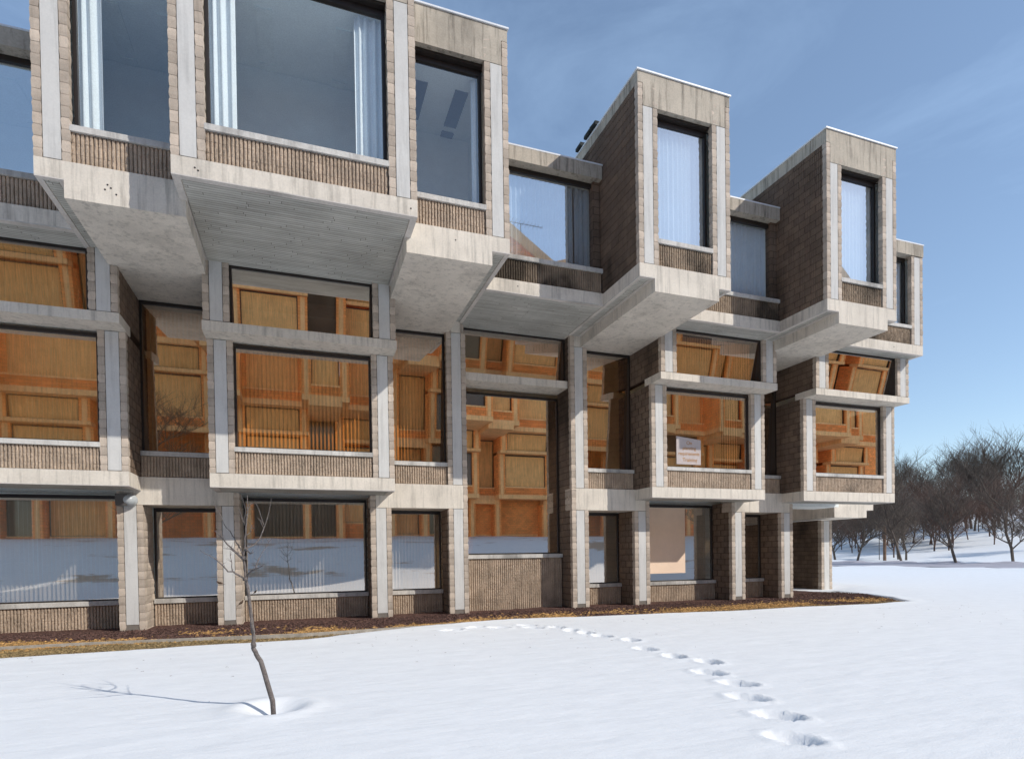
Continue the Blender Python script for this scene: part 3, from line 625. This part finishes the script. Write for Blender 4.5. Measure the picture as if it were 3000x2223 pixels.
# main roof and back walls, slabs between the floors
m = MB(); m.box(-9.5, 20.2, 3.01, 14, 3.7, 11.9); m.build('back_wall', 'side_rib_shaded', B)
m = MB(); m.box(-9.5, 20.2, 2.6, 2.99, 3.7, 12.2); m.box(-9.5, 16.5, 2.6, 2.99, -.1, 3.69); m.build('inner_wall', 'interior', B)
m = MB(); m.box(-9.5, 16.9, 3.01, 14, -.3, 3.69); m.build('back_wall', 'side_rib_shaded', B)
for z0, z1 in ((3.35, 3.66), (8.34, 8.62)):
    m = MB(); m.box(-9.5, 4.4, .92 if z0 > 5 else 1.35, 2.59, z0, z1); m.box(7.9, 20.1, .92 if z0 > 5 else 1.35, 2.59, z0, z1); m.build('floor_slab', 'interior', B)
m = MB(); m.box(-9.5, 16.5, 1.2, 2.59, 0.0, .3); m.build('floor_slab', 'interior', B)
m = MB(); m.box(20.0, 20.17, .9, 2.6, 3.67, 8.3); m.build('side_wall', 'side_rib_shaded', B)
# wing behind the right corner: pier, dark side wall, cantilevered beam
column(22.0, 22.62, -.45, 2.97, 4.0, depth=.2)
side_wall(22.004, 4.21, 12, -.45, 3.0, -1)
m = MB(); m.box(22.3, 22.6, 4.2, 12, -.4, 2.98); m.build('pier_core', 'block', B)
b = MB(); b.prism([(21.63, 3.05), (23.5, 3.05), (23.5, 3.38), (23.9, 3.38), (23.9, 3.66), (21.63, 3.66)], 2.95, 12); b.build('beam', 'concrete', B)
# roof pads on the edge of the tower roof
for i, y in enumerate((-2.1, -1.75, -1.2)):
    p = MB(); p.block(7.66, 7.9, y, y+.32, TT+.03, TT+.13, j=.015); p.build('roof_pad', 'roof_pad', B)
# bolt holes in the concrete beams
def holes(pts, y):
    for (x, z) in pts:
        h = MB(); n = 8; P = [(x+.016*math.cos(6.283*k/n), y-.004, z+.016*math.sin(6.283*k/n)) for k in range(n)]+[(x+.016*math.cos(6.283*k/n), y+.004, z+.016*math.sin(6.283*k/n)) for k in range(n)]
        h.q(P, [tuple(range(n))]+[(i, i+n, (i+1) % n+n, (i+1) % n) for i in range(n)]); h.build('bolt_hole', 'bronze_frame', B)
holes([(-1.62, 8.48), (-1.57, 8.44), (2.13, 8.46)], -4.95)
holes([(-3.12, 8.35), (-3.07, 8.30), (-3.16, 8.26), (-2.99, 8.20), (3.22, 8.42)], -4.15)
holes([(5.3, 8.5)], -2.3); holes([(17.3, 8.48), (18.9, 8.48)], -2.0)
# security lamp on the left pier
lp = MB()
for k in range(3): pass
lp.block(-4.10, -3.86, -.20, -.001, 2.96, 3.24, j=.002)
lamp = lp.build('wall_lamp', 'lamp_metal', B)
g = MB(); P = []; F = []; nr, ns = 7, 16
for i in range(nr+1):
    a = i/nr*math.pi/2
    for k in range(ns):
        t = 2*math.pi*k/ns; P.append((-3.84+.155*math.cos(a)*math.cos(t), -.06-.16*math.sin(a)-.02, 3.10+.155*math.cos(a)*math.sin(t)))
for i in range(nr):
    for k in range(ns): F.append((i*ns+k, i*ns+(k+1) % ns, (i+1)*ns+(k+1) % ns, (i+1)*ns+k))
g.q(P, F); g.tube([(-3.84, 0, 3.1), (-3.84, -.09, 3.1)], .165, .165, 18); g.build('lamp_dome', 'lamp_lens', lamp, smooth=True)
# notice taped in the window
nb = MB(); nb.q([(11.0, -.868, 4.40), (11.9, -.868, 4.40), (11.9, -.868, 5.18), (11.0, -.868, 5.27), (11.0, -.864, 4.40), (11.9, -.864, 4.40), (11.9, -.864, 5.18), (11.0, -.864, 5.27)], [(0, 1, 2, 3), (4, 7, 6, 5), (0, 4, 5, 1), (1, 5, 6, 2), (2, 6, 7, 3), (3, 7, 4, 0)])
notice = nb.build('window_notice', 'paper'); tag(notice, 'off-white paper notice with tan lettering taped to the glass of a bronze office window', 'notice')
dg = None
for txt, sz, x, z in (('On', .16, 11.47, 5.02), ('planning', .15, 11.47, 4.86), ('requirements', .145, 11.46, 4.69), ('Training', .165, 11.49, 4.49)):
    cu = bpy.data.curves.new('lettering', 'FONT'); cu.body = txt; cu.size = sz; cu.align_x = 'CENTER'; cu.extrude = .0008; cu.offset = .002
    to = bpy.data.objects.new('lettering', cu); COL.objects.link(to)
    bpy.context.view_layer.update(); me = bpy.data.meshes.new_from_object(to.evaluated_get(bpy.context.evaluated_depsgraph_get()))
    COL.objects.unlink(to); bpy.data.objects.remove(to)
    me.transform(Matrix.Translation((x, -.8705, z)) @ Matrix.Rotation(math.pi/2, 4, 'X')); me.materials.clear(); me.materials.append(MAT['notice_ink'])
    o = bpy.data.objects.new('lettering', me); COL.objects.link(o); attach(o, notice)
# ------------------------------------------------------------------ the wing across the courtyard (seen in the windows)
Wg = empty('courtyard_building', (8, -42, 2.8), 'orange block building across the snowy courtyard, mirrored in the windows', 'building')
rw = random.Random(9)
WM = {'block': 'orange_block', 'mortar': 'orange_block', 'side_rib_shaded': 'orange_block', 'split_rib': 'orange_block', 'split_rib_weathered': 'orange_block', 'rib_backing': 'bark', 'concrete': 'orange_concrete', 'concrete_panel': 'orange_concrete', 'concrete_sill': 'orange_concrete', 'concrete_cap': 'orange_concrete', 'concrete_smooth_soffit': 'orange_concrete', 'board': 'orange_concrete', 'flashing': 'orange_concrete'}
Wg.rotation_euler = (0, 0, math.pi); Wg.scale = (1.36, 1.36, 1.36)
INV = {v.name: k for k, v in MAT.items()}
def twin(o, par, off):
    c = o.copy(); COL.objects.link(c); c.parent = par
    c.matrix_parent_inverse = Matrix.Translation(off) if par == Wg else Matrix()
    key = INV.get(o.data.materials[0].name, '')
    new = WM.get(key)
    if 'glass' in key: new = 'cream_blind' if rw.random() < .8 else 'dark_glass'
    if new: c.material_slots[0].link = 'OBJECT'; c.material_slots[0].material = MAT[new]
    for ch in o.children:
        if ch.name.split('.')[0] in ('pane', 'sill', 'concrete_strip', 'block_edge', 'board_formed_soffit'): twin(ch, c, off)
src = [o for o in B.children if o.name.split('.')[0] not in ('bolt_hole', 'roof_pad', 'wall_lamp', 'ceiling', 'ceiling_panel', 'floor_slab', 'inner_wall', 'roof')]
for off in (Vector((-34.5, 0, 0)), Vector((-4.8, 0, 0)), Vector((24.9, 0, 0))):
    for o in src: twin(o, Wg, off)
m = MB(); m.box(-52, 56, 3.75, 11, -1.2, 11.7)
m = m.build('back_wall', 'orange_block'); m.parent = Wg
def tower(poly, y0, y1, name, m):
    b = MB(); b.prism(poly, y0, y1); o = b.build(name, m); o.parent = Wg; o.matrix_parent_inverse = Wg_inv; return o
Wg_inv = (Matrix.Translation(Wg.location) @ Matrix.Rotation(math.pi, 4, 'Z') @ Matrix.Scale(1.36, 4)).inverted()
for pts in ([(16.5, 35.2), (19.8, 33.8), (24.3, 30.8), (28, 32.2)], [(54, 35.5), (57.8, 35.4), (61.5, 31), (64.5, 31)]):  # added towers, tops shaped for their reflection in two upper windows
    tower(pts+[(pts[-1][0], 2.5), (pts[0][0], 2.5)], -48, -43.2, 'reflection_tower', 'orange_block')
    tower(pts+[(x, z-1.3) for x, z in reversed(pts)], -43.19, -43.0, 'coping', 'orange_concrete')
an = MB(); ax, ay, az = 21.0, -44.0, 34.6
an.tube([(ax, ay, 30), (ax, ay, az)], .05, .04, 6); an.tube([(ax-2.4, ay, az), (ax+2.4, ay, az)], .03, .03, 5)
for k in range(12): an.tube([(ax-2.3+k*.42, ay-.9+k*.05, az), (ax-2.3+k*.42, ay+.9-k*.05, az)], .015, .015, 4)
tag(an.build('tv_antenna', 'lamp_metal'), 'television antenna on the roof of the orange building across the courtyard', 'antenna')
# ------------------------------------------------------------------ young tree in the snow
SAP = [
  ([(-.33, -9.5, -.1), (-.38, -9.5, .25), (-0.451, -9.5, 0.537), (-0.494, -9.5, 0.612), (-0.52, -9.5, 0.674), (-0.53, -9.5, 0.722), (-0.518, -9.5, 0.769), (-0.522, -9.5, 0.865), (-0.535, -9.5, 0.997), (-0.549, -9.5, 1.153), (-0.562, -9.5, 1.309), (-0.581, -9.5, 1.428), (-0.586, -9.5, 1.488), (-0.59, -9.5, 1.559), (-0.601, -9.5, 1.655), (-0.603, -9.5, 1.726), (-0.589, -9.5, 1.785), (-0.588, -9.5, 1.904), (-0.575, -9.5, 2.022), (-0.566, -9.5, 2.106), (-0.552, -9.5, 2.26), (-0.554, -9.5, 2.384)],0.025,0.002),
  ([(-0.592, -9.5, 1.458), (-0.652, -9.543, 1.503), (-0.7, -9.586, 1.543), (-0.748, -9.629, 1.545), (-0.799, -9.671, 1.619), (-0.85, -9.714, 1.678), (-0.914, -9.757, 1.724), (-0.987, -9.8, 1.775)],0.008,0.002),
  ([(-0.708, -9.59, 1.541), (-0.712, -9.6, 1.645), (-0.723, -9.63, 1.774)],0.004,0.0015),
  ([(-0.575, -9.5, 1.488), (-0.521, -9.55, 1.547), (-0.474, -9.6, 1.571), (-0.428, -9.65, 1.588), (-0.392, -9.7, 1.606)],0.008,0.003),
  ([(-0.481, -9.59, 1.569), (-0.467, -9.55, 1.628), (-0.448, -9.5, 1.675), (-0.387, -9.4, 1.797), (-0.319, -9.3, 1.909)],0.005,0.0015),
  ([(-0.609, -9.5, 1.679), (-0.677, -9.45, 1.745), (-0.735, -9.4, 1.806), (-0.814, -9.35, 1.897), (-0.888, -9.3, 1.977), (-0.92, -9.25, 2.003)],0.009,0.002),
  ([(-0.672, -9.46, 1.745), (-0.741, -9.45, 1.793), (-0.815, -9.4, 1.801)],0.004,0.0015),
  ([(-0.606, -9.5, 1.726), (-0.66, -9.433, 1.834), (-0.703, -9.367, 1.908), (-0.752, -9.3, 1.995), (-0.823, -9.233, 2.083), (-0.872, -9.167, 2.196), (-0.943, -9.1, 2.347)],0.006,0.0015),
  ([(-0.654, -9.44, 1.833), (-0.667, -9.45, 1.785), (-0.658, -9.45, 1.738)],0.003,0.002),
  ([(-0.589, -9.5, 1.785), (-0.527, -9.575, 1.736), (-0.489, -9.65, 1.753)],0.007,0.002),
  ([(-0.589, -9.5, 1.785), (-0.556, -9.457, 1.809), (-0.503, -9.414, 1.833), (-0.438, -9.371, 1.919), (-0.399, -9.329, 2.03), (-0.371, -9.286, 2.119), (-0.342, -9.243, 2.258), (-0.322, -9.2, 2.386)],0.007,0.0015),
  ([(-0.40, -9.33, 2.023), (-0.434, -9.35, 2.115), (-0.468, -9.36, 2.147)],0.003,0.0015),
  ([(-0.394, -9.33, 2.059), (-0.417, -9.32, 2.12), (-0.45, -9.31, 2.242), (-0.494, -9.3, 2.347)],0.003,0.0015),
  ([(-0.575, -9.5, 2.046), (-0.614, -9.467, 2.131), (-0.632, -9.433, 2.204), (-0.656, -9.4, 2.236)],0.004,0.0015),
  ([(-0.58, -9.5, 2.058), (-0.564, -9.6, 2.205), (-0.6, -9.7, 2.359)],0.003,0.0015),
  ([(-0.563, -9.5, 2.106), (-0.547, -9.467, 2.239), (-0.515, -9.433, 2.308), (-0.501, -9.4, 2.287)],0.003,0.0015),
  ([(-0.797, -9.36, 1.88), (-0.826, -9.36, 1.929), (-0.81, -9.36, 1.812)],0.002,0.001),
  ([(-0.577, -9.5, 1.939), (-0.53, -9.467, 1.976), (-0.52, -9.433, 2.049), (-0.49, -9.4, 1.979)],0.003,0.001)]
sap = empty('sapling', (-.33, -9.5, 0), 'slender bare young tree standing in the snow in front of the left piers', 'tree')
def bent(pts):
    o = []
    for a, b_ in zip(pts[:-1], pts[1:]):
        a, b_ = Vector(a), Vector(b_); o += [a, (a+b_)/2+Vector([random.uniform(-1, 1)*.06*(b_-a).length for _ in range(3)])]
    return o+[Vector(pts[-1])]
tr = MB(); tr.tube(bent(SAP[0][0]), .029, .004, 10)
for p in ((-.592, -9.5, 1.458), (-.52, -9.5, .72), (-.6, -9.5, 1.69)):
    tr.tube([Vector(p)+Vector((0, 0, -.02)), Vector(p), Vector(p)+Vector((0, 0, .02))], .027, .027, 8)
tr.build('trunk', 'bark_young', sap, smooth=True)
br = MB()
for pts, r0, r1 in SAP[1:]:
    pp = bent(pts); br.tube(pp, r0*1.5, r1*1.3, 6)
    for q in range(len(pp)-1):
        for _ in range(random.choice((0, 0, 1, 2))):
            d = Vector((random.uniform(-1, 1), random.uniform(-1, 1), random.uniform(.1, 1))).normalized()*random.uniform(.02, .09); br.tube([pp[q], pp[q]+d*.5+Vector((0, 0, .004)), pp[q]+d], .0022, .001, 4)
br.build('branch', 'bark_young', sap, smooth=True)
# ------------------------------------------------------------------ two sparrows
def sparrow(loc, yaw, pitch, label):
    bd = MB(); P = []; F = []; prof = [(-.075, .002), (-.06, .014), (-.03, .024), (0, .029), (.025, .025), (.04, .017), (.052, .019), (.066, .015), (.074, .005)]
    for i, (x, r) in enumerate(prof):
        zc = .012 if x > .04 else 0
        for k in range(10): t = 6.283*k/10; P.append((x, r*math.cos(t)*.85, zc+r*math.sin(t)))
    for i in range(len(prof)-1):
        for k in range(10): F.append((i*10+k, i*10+(k+1) % 10, (i+1)*10+(k+1) % 10, (i+1)*10+k))
    F += [tuple(range(9, -1, -1)), tuple(range(80, 90))]
    bd.q(P, F); bd.q([(-.06, -.008, 0), (-.06, .008, 0), (-.125, .016, -.004), (-.125, -.016, -.004), (-.06, -.008, .006), (-.06, .008, .006), (-.125, .016, 0), (-.125, -.016, 0)], [(0, 1, 2, 3), (4, 7, 6, 5), (2, 6, 7, 3), (0, 3, 7, 4), (1, 5, 6, 2)])
    o = bd.build('sparrow', 'feather', smooth=True); o.location = loc; o.rotation_euler = (0, pitch, yaw); tag(o, label, 'bird', 'sparrows')
    for s in (-1, 1):
        w = MB(); w.q([(.03, s*.022, .012), (-.02, s*.026, .012), (-.085, s*.03, .0), (-.05, s*.034, -.004), (.02, s*.036, -.004), (.03, s*.026, .005), (-.02, s*.03, .005)], [(0, 1, 2, 3, 4), (5, 4, 3, 6)])
        c = w.build('wing', 'feather'); c.parent = o
    k = MB(); k.tube([(.072, 0, .014), (.086, 0, .012)], .005, .0008, 6); c = k.build('beak', 'beak'); c.parent = o
sparrow((-1.81, -1.2, 1.11), math.pi, -.35, 'small brown sparrow in the air by the pier edge, upper of two')
sparrow((-1.36, -1.2, .63), .3, -.7, 'small brown sparrow in the air low by the pier, tail down')
# ------------------------------------------------------------------ far trees, pole
def grow(seed, h, crown_start, spread, levels, r, twigs=1.0):
    rd = random.Random(seed); T = MB(); K = MB()
    def limb(p, d, ln, rad, lv, mb):
        n = 4 if lv < 2 else 3; pts = [p]; dd = d.copy()
        for i in range(n):
            dd = (dd+Vector((rd.gauss(0, .16), rd.gauss(0, .16), rd.gauss(.05, .10)))).normalized(); pts.append(pts[-1]+dd*ln/n)
        mb.tube(pts, rad, rad*.5, 6 if lv == 0 else (4 if lv < 2 else 3), cap=False)
        if lv >= levels: return
        kids = [7, 6, 5, 5, 4][lv]
        kids = max(2, int(kids*twigs))
        for i in range(kids):
            t = rd.uniform(.25, 1.0) if lv else rd.uniform(crown_start, 1.0)
            f = t*n; k = min(n-1, int(f)); q = pts[k].lerp(pts[k+1], f-k)
            ang = rd.uniform(0, 6.283); side = Vector((math.cos(ang), math.sin(ang), 0))
            nd = (dd*.55+side*spread*(1 if lv == 0 else .8)+Vector((0, 0, rd.uniform(.05, .5)))).normalized()
            limb(q, nd, ln*rd.uniform(.5, .75)*(1.0 if lv else .85), rad*.48, lv+1, K)
    limb(Vector((0, 0, -.2)), Vector((0, 0, 1)), h*.62, r, 0, T)
    return T, K
PROTO = []
def tree_proto(seed, h, cs, sp, lv, r, m, tw=1.0):
    T, K = grow(seed, h, cs, sp, lv, r, tw); e = (T, K, m); PROTO.append(e)
    def mesh(mb, nm):
        me = bpy.data.meshes.new(nm); me.from_pydata(mb.v, [], mb.f); me.materials.append(MAT[m]); return me
    return mesh(T, 'trunk'), mesh(K, 'crown')
def plant(proto, x, y, z, s, rz, name, label, cat='tree', group=None):
    e = empty(name, (x, y, z), label, cat, group); e.scale = (s, s, s); e.rotation_euler = (0, 0, rz)
    for me, nm in zip(proto, ('trunk', 'crown')):
        o = bpy.data.objects.new(nm, me); COL.objects.link(o); o.parent = e
orch = [tree_proto(11+i, 7.5, .22, .95, 4, .12, 'bark', 1.2) for i in range(3)]
big = [tree_proto(31+i, 22, (.3, .2, .4)[i], (.5, .62, .75)[i], 4, .34, 'bark', 1.15) for i in range(3)]
red = [tree_proto(51+i, 11, .15, .8, 4, .14, 'bark_red', 1.3) for i in range(2)]
def gz(x, y): return float(ground_z(np.array(x, float), np.array(y, float)))
for i, (x, y, lb) in enumerate(((66.4, 43.7, 'small bare orchard tree right beside the far pier'), (67.4, 41.3, 'small bare tree with leaning trunk, second from the building'), (61.2, 30.4, 'nearest small bare tree with spreading crown by the road'), (69.7, 36.3, 'small bare tree just right of the nearest roadside tree'), (74.5, 41.0, 'small bare tree close to the right of the utility pole'), (60.5, 24.0, 'small bare tree at the right end of the roadside row'), (63, 20.5, 'outermost small bare tree of the roadside row'))):
    plant(orch[i % 3], x, y, gz(x, y), random.uniform(1.15, 1.35), random.uniform(0, 6), 'orchard_tree', lb, group='small bare trees along the road')
rd = random.Random(5)
for i in range(78):
    az = math.radians(rd.uniform(47, 63)); d = rd.uniform(98, 150) if i % 3 else rd.uniform(140, 190); x, y = d*math.sin(az), -16.8+d*math.cos(az)
    low = i % 3 != 0 or rd.random() < .4
    plant(rd.choice(red) if low else rd.choice(big), x, y, gz(x, y)-.2, rd.uniform(.7, 1.0) if low else rd.uniform(.6, .8), rd.uniform(0, 6), 'bare_tree', 'bare winter tree on the far snowy hillside', group='bare trees on the hillside')
for az, d, s in ((56.6, 150, .95), (57.4, 165, .9), (58.6, 150, 1.0), (60.3, 160, .95), (61.5, 150, .9)):
    a = math.radians(az); x, y = d*math.sin(a), -16.8+d*math.cos(a)
    plant(big[int(az) % 3], x, y, gz(x, y), s*.82, az, 'bare_tree', 'bare winter tree on the far snowy hillside', group='bare trees on the hillside')
p = MB(); p.tube([(70.7, 40, -.3), (70.75, 40, 12)], .2, .14, 10); po = p.build('utility_pole', 'pole_wood'); tag(po, 'brown wooden utility pole among the small roadside trees', 'pole')
for x, y, k in ((-9, -26, 0), (34, -25, 2)):
    plant(orch[k], x, y, gz(x, y)-.1, .9, x, 'courtyard_tree', 'bare tree on the snowy courtyard slope opposite the offices', group='bare trees on the courtyard slope')
p = MB(); p.tube([(73.2, 42.8, -.3), (73.2, 42.8, 6)], .05, .04, 8); p.box(73.0, 73.4, 42.7, 42.9, 5.8, 6.0); tag(p.build('street_lamp', 'lamp_metal'), 'thin dark lamp post left of the wooden pole', 'lamp post')
# snow clumps thrown up by the plough along the road
